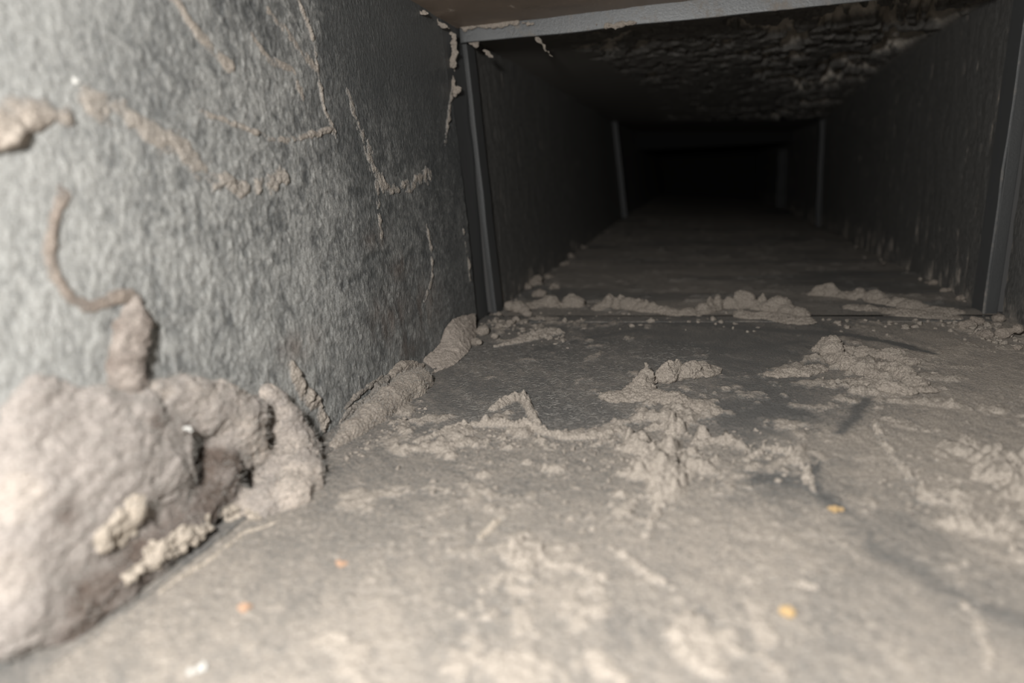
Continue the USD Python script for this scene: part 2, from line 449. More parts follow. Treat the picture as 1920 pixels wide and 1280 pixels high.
def far_floor_bump(S, T, P):
    x, y = P[..., 0], P[..., 1]
    c = 0.50 + 0.3 * (f2(x, y, 0.08, 4, 71) - 0.5) - 0.25 * sstep(.5, .8, f2(x, y, 0.2, 2, 72, sb=0.05))
    return sstep(0, .012, T) * 0.004 * (f2(x, y, 0.03, 4, 73) - 0.5) + sstep(0, .012, T) * 0.0025 * sstep(.55, .75, f2(x, y, 0.015, 3, 74)), {'dust': c}


F1 = [np.array([R1['bl'][0] - 0.004, 0.703, 0.0005]), np.array([R1['br'][0] + 0.006, 0.703, 0.002])]
far_sheet('panel', floor_root, F1[0], F1[1], R2['br'], R2['bl'], (240, 220), M_floor, far_floor_bump)
R3 = {k: R2[k] + np.array([dx, 1.7, 0]) for k, dx in (('tl', .02), ('bl', .02), ('br', -.03), ('tr', -.03))}
far_sheet('panel', floor_root, R2['bl'], R2['br'], R3['br'], R3['bl'], (60, 60), M_floor, far_floor_bump)

# ------------------------------------------------------------------ left wall
WALL_MAP = [  # (u, v, tone from dark to pale, roughness)
    (40, 60, .62, .3), (40, 350, .68, .4), (40, 560, .72, .7), (150, 320, .6, .6), (250, 60, .5, .6), (330, 120, .5, .8), (250, 350, .6, .8), (350, 500, .62, 1.), (330, 640, .66, 1.), (450, 620, .62, 1.),
    (480, 80, .45, 1.), (500, 250, .5, 1.), (450, 430, .55, 1.), (570, 60, .4, 1.), (600, 420, .48, 1.), (560, 560, .55, 1.), (640, 700, .55, 1.), (620, 780, .55, 1.),
    (640, 60, .2, .25), (700, 120, .16, .25), (800, 150, .14, .25), (760, 60, .12, .15), (640, 180, .25, .5), (700, 280, .3, .7), (830, 300, .22, .6), (800, 450, .32, .8), (740, 560, .42, .9), (820, 560, .36, .7), (860, 480, .28, .5), (720, 650, .46, .9),  # darker, smoother tone toward the upper right of the sheet
    (100, 700, .7, .5), (0, 800, .7, .5), (850, 200, .15, .3), (540, 350, .5, 1.), (100, 150, .6, .4)]
ys = np.concatenate([np.linspace(-0.5, 0.10, 10)[:-1], spaced(0.10, YC, 520, 1.5)])
zs = np.linspace(-0.002, 0.285, 300)
WY, WZ = np.meshgrid(ys, zs)
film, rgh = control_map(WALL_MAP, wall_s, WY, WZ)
qy = WY + 0.35 * WZ * 0 + 0.006 * (f2(WY, WZ, 0.012, 3, 81) - 0.5)
qz = WZ + 0.008 * (f2(WY, WZ, 0.012, 3, 82) - 0.5)
bark = f2(qy, qz, 0.0034, 4, 83, sb=0.0046)
bark2 = 1 - 2 * np.abs(f2(qy + .4 * qz, qz, 0.0075, 3, 84, sb=0.010) - 0.5)
wgrit = crumbs2(qy, qz, .0038, 86, .7)
relief = (1.3 * (bark - 0.5) + 0.7 * (bark2 - 0.6) + .35 * wgrit) * rgh
patch = f2(WY, WZ, 0.045, 4, 85)
blotch = f2(qy, qz, 0.011, 3, 87, sb=.013)
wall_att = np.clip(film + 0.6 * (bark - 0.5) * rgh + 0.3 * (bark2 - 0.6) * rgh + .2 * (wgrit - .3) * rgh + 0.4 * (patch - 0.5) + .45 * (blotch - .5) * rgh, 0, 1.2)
wall_brown = np.zeros(WY.shape)
for u, v, r in [(725, 600, 45), (800, 570, 40), (745, 500, 25), (700, 450, 20), (560, 650, 30), (770, 640, 30)]:
    p = wall_s.pick(u, v)
    rm = r * wall_s.size(*p)
    wall_brown = np.maximum(wall_brown, np.exp(-((WY - p[0]) ** 2 / (2.2 * rm) ** 2 + (WZ - p[1]) ** 2 / rm ** 2)))
wall_brown = np.clip(wall_brown * 1.1 * (f2(qy, qz, .008, 3, 88, sb=.014) - .25), 0, .5)
wv = wall_s.point(WY, WZ, 0.00125 * relief)
wv[WZ < 0.001, 2] = -0.002
left_root = empty('wall_left', kind='structure', label='left sheet metal wall of the duct')
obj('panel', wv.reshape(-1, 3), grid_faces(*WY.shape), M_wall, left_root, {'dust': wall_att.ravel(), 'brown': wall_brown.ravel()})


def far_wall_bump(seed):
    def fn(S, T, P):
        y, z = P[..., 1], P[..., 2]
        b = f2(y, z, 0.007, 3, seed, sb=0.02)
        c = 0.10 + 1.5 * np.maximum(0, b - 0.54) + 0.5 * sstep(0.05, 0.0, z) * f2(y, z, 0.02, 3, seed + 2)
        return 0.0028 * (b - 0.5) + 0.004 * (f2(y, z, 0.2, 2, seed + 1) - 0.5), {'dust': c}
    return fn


up = lambda p, dz: np.array([p[0], p[1], p[2] + dz])
low = lambda p: np.array([p[0], p[1], -0.012])
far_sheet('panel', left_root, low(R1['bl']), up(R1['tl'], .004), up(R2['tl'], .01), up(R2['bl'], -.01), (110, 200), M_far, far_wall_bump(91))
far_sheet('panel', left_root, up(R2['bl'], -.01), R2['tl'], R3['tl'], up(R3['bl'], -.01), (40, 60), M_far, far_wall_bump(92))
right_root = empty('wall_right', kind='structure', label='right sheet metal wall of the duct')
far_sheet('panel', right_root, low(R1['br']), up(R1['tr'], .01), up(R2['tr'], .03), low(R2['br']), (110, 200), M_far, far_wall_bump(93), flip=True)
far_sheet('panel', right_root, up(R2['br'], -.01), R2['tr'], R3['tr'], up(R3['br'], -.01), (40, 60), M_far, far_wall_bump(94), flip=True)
NR = [np.array([0.262, -0.5, -0.002]), np.array([0.268, -0.5, 0.285])]
far_sheet('panel', right_root, NR[0], NR[1], up(R1['tr'], .012) + [.006, -.004, 0], low(R1['br']) + [.008, -.004, 0], (110, 200), M_far, far_wall_bump(95), flip=True)

# ------------------------------------------------------------------ ceiling
def ceil_bump(S, T, P):
    x, y = P[..., 0], P[..., 1]
    sag = 0.012 * np.sin(np.pi * np.clip(T, 0, 1)) * np.sin(np.pi * S) + 0.02 * np.exp(-((S - .95) / .25) ** 2) * np.exp(-((T - .45) / .3) ** 2)
    inside = sstep(0.0, 0.03, (S - 0.13 - 0.25 * np.clip(T, 0, .5)))
    wxx = x + 0.02 * (f2(x, y, 0.03, 3, 101) - .5)
    b = .65 * f2(wxx, y, 0.026, 3, 102, sb=0.034) + .35 * f2(wxx, y, 0.010, 3, 104, sb=0.014)
    inside = inside * sstep(1.0, .94, S)
    w = inside * (0.4 + 0.6 * sstep(.25, .9, S))
    near = 1.0 * sstep(0.8, 0.0, T)
    c = sstep(0.50, 0.58, b + 0.13 * (sstep(.35, .95, S) - .55) + 0.06 * near)
    return sag + 0.020 * c * w * (.4 + 1.1 * f2(x, y, .03, 2, 105, sb=.05)) + 0.007 * (f2(x, y, .01, 3, 103) - .5) * inside, {'dust': 0.03 + 0.9 * c * np.sqrt(w)}


ceil_root = empty('ceiling', kind='structure', label='dark sheet metal ceiling of the duct')
far_sheet('panel', ceil_root, up(R1['tl'], .0) + [-.003, 0, 0], R1['tr'] + [.004, 0, .006], R2['tr'] + [.01, 0, 0], R2['tl'] + [-.01, 0, 0], (300, 300), M_ceil, ceil_bump, split=('dust_curds', 0.35, dict(label='ragged pale dust curds hanging all over the dark far ceiling', cat='dust', kind='stuff')))
plain = lambda S, T, P: (0.002 * (f2(P[..., 0], P[..., 1], .05, 2, 111) - .5), {'dust': 0.12 + 0 * S})
far_sheet('panel', ceil_root, R2['tl'], R2['tr'], R3['tr'], R3['tl'], (40, 40), M_ceil, plain)
NC = [np.array([-0.226, 0.30, 0.276]), np.array([0.275, 0.36, 0.276])]
far_sheet('panel', ceil_root, NC[0], NC[1], np.array([.262, .70, .282]), np.array([-.226, .70, .2725]), (140, 90), M_near_ceil,
          lambda S, T, P: (0.0012 * (f2(P[..., 0], P[..., 1], .02, 3, 112) - .5), {'dust': 0.1 + 0.45 * sstep(.6, .8, f2(P[..., 0], P[..., 1], .006, 2, 113))}))
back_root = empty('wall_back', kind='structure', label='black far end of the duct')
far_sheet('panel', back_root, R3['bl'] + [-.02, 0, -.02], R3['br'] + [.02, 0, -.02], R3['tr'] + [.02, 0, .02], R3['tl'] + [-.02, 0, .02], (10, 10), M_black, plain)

# ------------------------------------------------------------------ joints: cleats, flanges, frames
def bar(name, a, b, wx_, wy_, mat, seed=0, dust=0.12, bend=0.0008, label=None, n=120, e=0.0009):
    """a sheet-metal strip from a to b, wx_ and wy_ its two cross directions (vectors of full width), edges rolled"""
    a, b, wx_, wy_ = map(np.asarray, (a, b, wx_, wy_))
    lx, ly = np.linalg.norm(wx_), np.linalg.norm(wy_)
    ex, ey = min(e, lx * .4) / lx, min(e, ly * .4) / ly
    prof = [(ex, 0), (.5, 0), (1 - ex, 0), (1 - ex * .3, ey * .3), (1, ey), (1, 1 - ey), (1 - ex * .3, 1 - ey * .3), (1 - ex, 1), (.5, 1), (ex, 1), (ex * .3, 1 - ey * .3), (0, 1 - ey), (0, ey), (ex * .3, ey * .3)]
    t = np.linspace(0, 1, n)
    rows = []
    for k in t:
        c = a + (b - a) * k
        j = np.array([n2(np.array([k * 9.0]), np.array([seed * 3.3 + q]), 1.0, seed)[0] - .5 for q in range(3)]) * bend * 2
        rows.append([c + wx_ * p + wy_ * q + j for p, q in prof])
    v = np.array(rows)
    npf = len(prof)
    v = np.concatenate([v, v[:, :1]], 1)
    f = grid_faces(n, npf + 1)
    v2 = v.reshape(-1, 3)
    caps = []
    for r in (0, n - 1):
        o = r * (npf + 1)
        caps += [[o, o + i, o + i + 1] if r else [o, o + i + 1, o + i] for i in range(1, npf - 1)]
    f = np.vstack([f, caps])
    d = dust + 0.9 * (f2(v2[:, 0] + v2[:, 2], v2[:, 1], 0.02, 3, seed) - 0.5)
    msh = trimesh.Trimesh(v2, f, process=False)
    if msh.volume < 0:
        f = f[:, ::-1]
    return obj(name, v2, f, mat, attrs={'dust': d}, smooth=30, kind='structure', label=label) if False else _bar_obj(name, v2, f, mat, d, label)


def _bar_obj(name, v, f, mat, d, label):
    return obj(name, v, f, mat, attrs={'dust': d}, smooth=True, kind='structure', label=label)


V = lambda *a: np.array(a, float)
bl, tl, br, tr = R1['bl'], R1['tl'], R1['br'], R1['tr']
bar('trim_1', V(bl[0] - .001, .7105, -.003), V(tl[0] - .001, .7105, tl[2] + .004), V(.0052, 0, 0), V(0, .026, 0), M_dark_steel, 1, .05, label='grey drive cleat strip down the left wall at the near joint')
bar('trim_2', V(br[0] - .0065, .7105, -.003), V(tr[0] - .0065, .7105, tr[2] + .01), V(.010, 0, 0), V(0, .034, 0), M_dark_steel, 2, .05, label='dull cleat strip down the right wall at the near joint')
bar('trim_17', V(br[0] - .0085, .7092, -.003), V(tr[0] - .0085, .7092, tr[2] + .01), V(.0022, 0, 0), V(0, .0016, 0), M_steel, 22, .3, label='added paler strip standing for the lit near edge of the right cleat', e=.0004)  # added paler steel bar imitates the light caught on the cleat edge
bar('trim_3', V(tl[0] + .002, .700, tl[2] - .0125), V(tr[0], .700, tr[2] - .004), V(0, .0022, 0), V(0, 0, .0165), M_steel, 3, .25, label='bright steel flange across the ceiling at the near joint')
bar('trim_4', V(bl[0] + .004, .672, -.0012), V(br[0], .682, -.0012), V(0, .026, 0), V(0, 0, .0019), M_floor, 4, .3, label='flat steel seam strip across the floor under the dust ridge')
bl2, tl2, br2, tr2 = R2['bl'], R2['tl'], R2['br'], R2['tr']
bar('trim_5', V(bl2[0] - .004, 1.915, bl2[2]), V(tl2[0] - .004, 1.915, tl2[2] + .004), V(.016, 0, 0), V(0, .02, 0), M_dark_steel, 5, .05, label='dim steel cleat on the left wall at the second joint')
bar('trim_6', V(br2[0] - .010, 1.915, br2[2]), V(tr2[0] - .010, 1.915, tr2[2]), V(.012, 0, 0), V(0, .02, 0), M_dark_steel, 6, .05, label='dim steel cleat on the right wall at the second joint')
# recessed strip of the next sheet between the near left sheet and the cleat; then added backing that keeps dome light out of the joints
bar('trim_7', V(wall_x(.66) - .0065, .655, -.003), V(wall_x(.66) - .0185, .655, .29), V(.003, 0, 0), V(0, .060, 0), M_dark_steel, 7, .02, label='dark recessed metal strip beside the left cleat')
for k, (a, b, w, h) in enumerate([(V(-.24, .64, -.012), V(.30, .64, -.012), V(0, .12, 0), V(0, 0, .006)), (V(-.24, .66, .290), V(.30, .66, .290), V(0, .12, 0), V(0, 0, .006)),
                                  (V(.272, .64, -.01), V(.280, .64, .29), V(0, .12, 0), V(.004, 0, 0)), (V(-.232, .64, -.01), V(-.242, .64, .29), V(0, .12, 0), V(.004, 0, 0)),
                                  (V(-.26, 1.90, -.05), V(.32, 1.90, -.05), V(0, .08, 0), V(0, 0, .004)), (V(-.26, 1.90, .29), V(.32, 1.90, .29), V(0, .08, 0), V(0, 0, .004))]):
    bar(f'trim_{8 + k}', a, b, w, h, M_dark_steel, 8 + k, .02, label='added unseen backing strip that blocks dome light at the duct joint')

lipA, lipB = at_z(70, 1275, .001), at_z(690, 815, .001)
bar('trim_16', V(wall_x(.1) - .002, .10, -.0006), V(wall_x(.70) - .002, .70, -.0006), V(lipA[0] - wall_x(.14) + .002, 0, 0), V(0, 0, .0019), M_floor, 31, .34, bend=.0012, label='bent foot of the left wall sheet lying along the floor', n=160)
# rounded frame of the reducer past the second joint and the plate beside it
def frame(name, y, outer, inner, r, mat, label):
    from shapely.geometry import box as sbox
    o = sbox(*outer)
    i = sbox(inner[0] + r, inner[1] + r, inner[2] - r, inner[3] - r).buffer(r, quad_segs=8)
    g = trimesh.creation.extrude_polygon(o.difference(i), 0.02, engine='earcut')
    v = np.array(g.vertices)
    v = np.stack([v[:, 0], y + v[:, 2], v[:, 1]], -1)
    return obj(name, v, np.array(g.faces)[:, ::-1], mat, attrs={'dust': np.zeros(len(v))}, smooth=False, kind='structure', label=label)


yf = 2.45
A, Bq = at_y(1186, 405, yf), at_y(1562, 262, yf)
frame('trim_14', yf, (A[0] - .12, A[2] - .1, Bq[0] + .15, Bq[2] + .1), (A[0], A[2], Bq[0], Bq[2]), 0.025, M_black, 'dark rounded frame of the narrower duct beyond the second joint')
a, b = at_y(1455, 390, 2.62), at_y(1535, 278, 2.62)
bar('trim_15', V(a[0], 2.62, a[2]), V(a[0] + .004, 2.62, b[2]), V(b[0] - a[0], 0.02, 0), V(0, .004, 0), M_dark_steel, 20, .0, bend=.003, label='faint flat plate standing at the far right of the duct')


# ------------------------------------------------------------------ dust streaks and ridges that follow traced paths
def ridge(name, surf, paths, label, cat, mat=None, group=None, seed=0, cutoff=0.12, lumps=0.004, detail=1.25, brown=0.0, soft=0.6, warp=0.55, fray=0.9, dust=0.95, crumbs=.35):
    """paths: lists of (u, v, width px, height m). One body lying on the surface, as thick as its paths say, with a frayed edge."""
    if surf is wall_s:
        fray, lumps = max(fray, 1.25) if fray > .5 else fray, lumps * 1.4
    C, Wd, Hh = [], [], []
    for pth in paths:
        P = np.array([[*surf.pick(p[0], p[1]), p[2], p[3]] for p in pth], float)
        P[:, 2] *= [surf.size(*q[:2]) for q in P]
        for i in range(len(P) - 1):
            t = np.linspace(0, 1, 50)[:, None]
            D = P[i] + (P[i + 1] - P[i]) * t
            C.append(D[:, :2]); Wd.append(D[:, 2]); Hh.append(D[:, 3])
    C, Wd, Hh = np.concatenate(C), np.concatenate(Wd), np.concatenate(Hh)
    lo, hi = (C - 2.2 * Wd[:, None]).min(0), (C + 2.2 * Wd[:, None]).max(0)
    st = detail * np.mean([surf.size(*c) for c in C[::37]])
    n = np.ceil((hi - lo) / st).astype(int)
    if surf is floor_s:                                  # seen at a low angle: finer across than along
        n = np.ceil((hi - lo) / st / np.array([1.0, 1.0])).astype(int)
    sc = min(1, math.sqrt(90000 / (n[0] * n[1])))
    n = np.maximum(8, (n * sc).astype(int))
    A, B = np.meshgrid(np.linspace(lo[0], hi[0], n[0]), np.linspace(lo[1], hi[1], n[1]))
    wm = Wd.mean()
    a, b = A, B
    for sc_, am in ((3.5, 1.1), (1.2, .55), (.45, .25)):
        da, db = f2(A, B, wm * sc_, 2, seed + 1), f2(A, B, wm * sc_, 2, seed + 2)
        a, b = a + warp * am * wm * 2 * (da - .5), b + warp * am * wm * 2 * (db - .5)
    d, k = cKDTree(C).query(np.stack([a, b], -1).reshape(-1, 2))
    d, w, h = (x.reshape(A.shape) for x in (d, Wd[k], Hh[k]))
    q = np.maximum(0, 1 - (d / (1.35 * w)) ** 2)
    halo = np.maximum(0, 1 - d / (2.1 * w))
    big_ = f2(A, B, lumps, 4, seed + 3)
    prof = q ** soft * (1 + fray * 2.2 * (big_ - .5)) - cutoff - .15 * fray
    prof = prof + crumbs * (crumbs2(a, b, lumps * .8, seed + 4, .8) - .25) * sstep(0.0, 0.3, q)
    spots = crumbs2(a, b, lumps * .9, seed + 7, .45) * sstep(.0, .6, halo) - .28
    prof = np.maximum(prof, .6 * spots)
    hh = h * prof + (prof > -.05) * 0.16 * h * (f2(A, B, lumps * .3, 3, seed + 5) - .5)
    f = grid_faces(*A.shape)
    if surf is wall_s:
        f = f[:, ::-1]
    on = (hh.ravel() > 0)[f].all(1)
    rim = (hh.ravel() > 0)[f].any(1)
    hh = np.where(hh > 0, hh + 0.00025, -0.0004)
    v, f, at = compact(surf.point(A, B, hh).reshape(-1, 3), f[rim], {'dust': np.clip((.25 if surf is wall_s else .45) + 1.6 * prof.ravel(), 0, 1) * (0 if mat else dust), 'brown': np.full(A.size, brown) * (0.6 + 0.8 * f2(A, B, .01, 2, seed + 6).ravel())})
    return obj(name, v, f, mat or (M_streak if surf is wall_s else M_floor), attrs=at, label=label, cat=cat, group=group)


SOLID = []          # ground points already taken by dust heaps


def heap(name, paths, label, cat, seed, size=.0045, dense=1.0, group=None, brown=.08, k=.0022, step=.0009):
    """a heap of caked dust lumps along the paths (u, v, half width px, height m) on the floor"""
    rng = np.random.default_rng(seed)
    bl_ = []
    for pth in paths:
        for (u0, v0, w0, h0), (u1, v1, w1, h1) in zip(pth[:-1], pth[1:]):
            A_, B_ = at_z(u0, v0, 0), at_z(u1, v1, 0)
            L = np.linalg.norm(B_ - A_)
            for _ in range(max(3, int(dense * L / size * 2.6))):
                t = rng.random()
                c = A_ + (B_ - A_) * t
                w, h = (w0 + (w1 - w0) * t) * px_scale(c), h0 + (h1 - h0) * t
                off = rng.normal(0, .55)
                c = c + V(rng.normal(0, .3) * w, off * w, 0)
                hh = h * np.exp(-off ** 2) * (.35 + .75 * rng.random())
                r = size * (.45 + .8 * rng.random())
                bl_.append((c[0], c[1], hh * .45, r * (.8 + .9 * rng.random()), r * (.8 + .7 * rng.random()), max(.0012, hh * .55)))
    v, f = lump(bl_, k=k, step=step, rough=.0011, grain=.0045, seed=seed, fine=.9)
    SOLID.append(np.array(v)[:, :2])
    return obj(name, v, f, M_dust, attrs={'dust': np.ones(len(v)), 'brown': np.clip(brown * 2 * meshkit.fbm(v / .012, 2, 3), 0, 1)}, label=label, cat=cat, group=group)


W_ = lambda pts, w, h: [(u, v, w, h) for u, v in pts]
ridge('dust_streak', wall_s, [W_([(318, -15), (345, 28), (370, 65), (400, 97), (428, 125)], 13, .0013)], 'pinkish dust streak slanting down from the top edge of the left wall', 'dust streak', seed=201, crumbs=.1, lumps=.008, cutoff=.36, dust=.85, warp=.8)
ridge('dust_streak', wall_s, [W_([(-45, 268), (0, 248), (45, 222), (95, 205), (122, 208)], 25, .0045), W_([(-40, 235), (30, 215)], 20, .004)], 'thick beige smear of dust at the left edge of the picture on the wall', 'dust streak', seed=202, brown=.12, crumbs=.1, lumps=.011)
ridge('dust_streak', wall_s, [W_([(165, 190), (215, 212), (280, 248), (345, 288), (400, 330)], 27, .0012), W_([(400, 330), (450, 352), (500, 350), (527, 330)], 17, .0018)], 'long faint dust streak running down right across the middle of the left wall', 'dust streak', seed=203, cutoff=.38, dust=.65)
ridge('dust_streak', wall_s, [W_([(372, 210), (425, 230), (470, 246), (510, 262), (560, 258), (622, 243)], 6, .0016)], 'thin broken dust line above the long faint streak on the left wall', 'dust streak', seed=204, cutoff=.36, dust=.75)
ridge('dust_streak', wall_s, [W_([(118, 362), (97, 420), (88, 470), (103, 520), (132, 562), (170, 574), (212, 556), (240, 552)], 12, .0022)], 'raised hook-shaped roll of brown dust on the left wall', 'dust streak', seed=205, brown=.42, dust=.8, fray=1.0, warp=.5, crumbs=.08, lumps=.010, cutoff=.25)
ridge('dust_streak', wall_s, [W_([(553, -12), (572, 40), (588, 90), (595, 150), (606, 205), (628, 255)], 6, .0017), W_([(500, 20), (535, 60), (560, 95), (590, 130)], 9, .0008), W_([(470, 70), (500, 110), (545, 130), (565, 180)], 8, .0008)], 'speckled vertical dust line at the edge of the dark smooth patch on the left wall', 'dust streak', seed=206, cutoff=.36, dust=.75)
ridge('dust_streak', wall_s, [W_([(650, 172), (668, 225), (685, 268)], 8, .0014), W_([(685, 268), (700, 320), (722, 355)], 14, .0018), W_([(722, 355), (765, 350), (806, 325)], 11, .0018), W_([(702, 340), (708, 390), (714, 445)], 7, .0012)], 'forked dust streak shaped like a wishbone on the left wall', 'dust streak', seed=207, cutoff=.46, dust=.75)
ridge('dust_streak', wall_s, [W_([(800, 422), (808, 470), (812, 520), (797, 565)], 5, .0016)], 'short upright dust streak low on the left wall above the leaf-shaped flake', 'dust streak', seed=208, cutoff=.36, dust=.75)
ridge('dust_streak', wall_s, [W_([(867, 432), (876, 480), (881, 525)], 3.5, .0014)], 'thin rusty dust streak beside the dark strip at the wall end', 'dust streak', seed=209, cutoff=.36, dust=.75)
ridge('dust_streak', wall_s, [W_([(852, 62), (855, 105), (850, 150), (846, 195), (838, 235), (834, 265)], 5.5, .0024)], 'crusty dust line on the upper end edge of the near wall sheet', 'dust streak', seed=210, cutoff=.36, dust=.75)
ridge('dust_streak', wall_s, [W_([(545, 690), (560, 722), (588, 760), (603, 790)], 14, .003)], 'pale crumbly dust on the wall just above the big clump gap', 'dust streak', seed=211, cutoff=.2)

R_ = lambda *pts: [tuple(p) for p in pts]
FR = 'dust ridge'
heap('dust_ridge', [R_((985, 578, 5, 0.0064), (1020, 576, 9, 0.0128), (1060, 575, 10, 0.0176), (1105, 577, 8, 0.0144))], 'lumpy dust ridge at the left end of the floor seam', FR, 301, size=0.0055, step=0.0008)
heap('dust_ridge', [R_((1118, 583, 6, 0.0080), (1150, 578, 10, 0.0208), (1180, 580, 9, 0.0176), (1250, 590, 7, 0.0080), (1310, 590, 6, 0.0064))], 'pointed dust heap second from the left along the floor seam', FR, 302, size=0.0055, step=0.0008)
heap('dust_ridge', [R_((1310, 592, 5, 0.0064), (1345, 580, 10, 0.0176), (1400, 578, 12, 0.0208), (1450, 583, 12, 0.0176), (1500, 592, 10, 0.0096)), R_((1380, 594, 6, 0.0064), (1450, 598, 7, 0.0080), (1520, 608, 6, 0.0064))], 'folded dust heap in the middle of the floor seam', FR, 303, size=0.006, step=0.0008)
heap('dust_ridge', [R_((1520, 556, 5, 0.0128), (1545, 555, 8, 0.0160), (1590, 560, 9, 0.0144), (1650, 568, 11, 0.0112), (1720, 580, 12, 0.0080), (1790, 590, 10, 0.0064)), R_((1600, 580, 10, 0.0064), (1780, 598, 9, 0.0048))], 'long flat dust bank on the right half of the floor seam', FR, 304, size=0.006, step=0.0008)
ridge('dust_ridge', floor_s, [R_((1040, 618, 9, .003), (1000, 628, 9, .004), (960, 640, 7, .003)), R_((1050, 624, 8, .004), (990, 638, 8, .004), (930, 650, 5, .002))], 'flat crumbly dust patch in front of the left end of the seam', FR, seed=305, lumps=.005)
ridge('dust_ridge', floor_s, [R_((785, 828, 8, .002), (850, 803, 8, .003), (915, 797, 11, .005), (985, 802, 13, .006), (1010, 810, 10, .005), (1060, 822, 8, .003), (1110, 822, 8, .003), (1170, 803, 7, .002))], 'long crumbly dust line crossing the floor left of centre', FR, seed=306, lumps=.0045)
ridge('dust_ridge', floor_s, [R_((925, 768, 8, .003), (950, 755, 11, .006), (980, 745, 9, .006), (995, 772, 8, .005), (1005, 795, 8, .004))], 'curled spiky dust cluster on the floor right of the leaf-shaped flake', FR, seed=307, lumps=.005)
heap('dust_ridge', [R_((1195, 742, 6, 0.0048), (1215, 718, 9, 0.0160), (1245, 716, 10, 0.0144), (1275, 708, 8, 0.0128), (1300, 706, 7, 0.0112), (1335, 690, 4, 0.0032)), R_((1150, 747, 5, 0.0032), (1210, 742, 7, 0.0048), (1285, 760, 8, 0.0064), (1335, 775, 6, 0.0032))], 'crumpled dust flake heap standing in the middle of the floor', FR, 308, size=0.004, step=0.0006)
heap('dust_ridge', [R_((1450, 706, 5, .002), (1470, 700, 7, .007), (1492, 702, 5, .003), (1540, 690, 3, .001))], 'small pointed dust crumb alone on the bare floor', FR, 309, size=0.003, step=0.0006)
heap('dust_ridge', [R_((1530, 660, 5, 0.0048), (1556, 655, 8, 0.0144), (1562, 680, 9, 0.0128), (1600, 694, 8, 0.0096), (1650, 706, 7, 0.0064))], 'left knobbly row of the dust lumps on the right floor', FR, 310, size=0.0042, step=0.0006)
heap('dust_ridge', [R_((1570, 662, 7, 0.0064), (1620, 670, 7, 0.0080), (1660, 668, 7, 0.0080), (1715, 682, 6, 0.0064)), R_((1650, 690, 7, 0.0080), (1690, 705, 8, 0.0080), (1740, 735, 6, 0.0048)), R_((1600, 715, 5, 0.0032), (1680, 735, 6, 0.0064), (1715, 738, 5, 0.0032))], 'right rows of lumpy dust behind the curved dark scratch', FR, 311, size=0.0042, step=0.0006)
ridge('dust_ridge', floor_s, [R_((1395, 862, 6, .002), (1440, 845, 11, .004), (1480, 852, 11, .005), (1508, 880, 9, .004), (1522, 925, 8, .0015))], 'arched beige dust ridge round a wiped oval on the floor', FR, seed=312, lumps=.0045, fray=1.4, cutoff=.28, warp=.85)
ridge('dust_ridge', floor_s, [R_((1640, 800, 6, .002), (1678, 860, 9, .003), (1708, 905, 10, .004), (1738, 938, 12, .004), (1800, 950, 8, .003), (1855, 985, 9, .003), (1915, 1045, 10, .003))], 'curved dust ridge sweeping down the right side of the floor', FR, seed=313, lumps=.004, fray=1.4, cutoff=.28, warp=.85)
ridge('dust_ridge', floor_s, [R_((1210, 1005, 6, .0015), (1238, 955, 9, .003), (1268, 912, 11, .004), (1300, 880, 12, .004)), R_((1230, 880, 10, .003), (1260, 860, 12, .004), (1300, 850, 11, .004))], 'branching dust ridge near the centre of the floor', FR, seed=314, lumps=.004, fray=1.4, cutoff=.28, warp=.85)
ridge('dust_ridge', floor_s, [R_((962, 1024, 11, .005), (945, 1065, 16, .002), (915, 1110, 14, .0008)), R_((985, 1036, 14, .0035), (975, 1100, 22, .0012), (985, 1180, 20, .0005)), R_((1000, 1044, 13, .0035), (1060, 1062, 18, .002), (1130, 1080, 16, .0012))], 'fan-shaped peak of dust in the blurred foreground', FR, seed=315, lumps=.004, fray=1.5, cutoff=.3, warp=.8)
ridge('dust_ridge', floor_s, [R_((1148, 1030, 8, .002), (1195, 1068, 10, .003), (1260, 1105, 9, .002))], 'short slanting dust ridge right of the fan-shaped peak', FR, seed=316, lumps=.004, fray=1.4, cutoff=.28, warp=.85)
ridge('dust_ridge', floor_s, [R_((1410, 1092, 9, .0015), (1460, 1090, 14, .002), (1510, 1105, 14, .002)), R_((1418, 1135, 14, .001), (1425, 1190, 22, .001), (1455, 1255, 26, .001))], 'pale hooked dust ridge around the yellow grain', FR, seed=317, lumps=.005, fray=1.4, cutoff=.28, warp=.85)
ridge('dust_ridge', floor_s, [R_((1800, 1120, 6, .001), (1835, 1165, 10, .002), (1852, 1215, 12, .002), (1855, 1260, 10, .001))], 'blurred upright dust ridge in the lower right corner', FR, seed=318, lumps=.005, fray=1.4, cutoff=.28, warp=.85)
ridge('dust_ridge', floor_s, [R_((900, 1010, 5, .001), (920, 990, 7, .003), (935, 975, 5, .001))], 'small pale slanting flake of dust left of the fan-shaped peak', FR, seed=319, lumps=.003, mat=M_pale)
ridge('dust_ridge', floor_s, [R_((600, 1205, 10, .001), (625, 1190, 12, .003), (650, 1215, 10, .001))], 'little dust ridge at the bottom edge left of centre', FR, seed=320, lumps=.004, fray=1.4, cutoff=.28, warp=.85)
ridge('dust_ridge', floor_s, [R_((520, 978, 2, .0006), (455, 1000, 3, .001), (400, 1045, 3, .0012), (340, 1082, 3, .001), (300, 1110, 3, .0008))], 'thin pale dust bead along the floor groove under the big clump', FR, seed=321, lumps=.002, mat=M_pale, cutoff=.2)


# ------------------------------------------------------------------ the big dust clump in the corner
def corner_hit(u, v):
    """where the ray first meets the floor or the near left wall"""
    pf = at_z(u, v, 0.0)
    y, z = wall_s.pick(u, v)
    pw = V(wall_x(y) + wall_s.tilt * z, y, z)
    return pf if pf[0] > wall_x(pf[1]) and pf[1] > 0 else pw


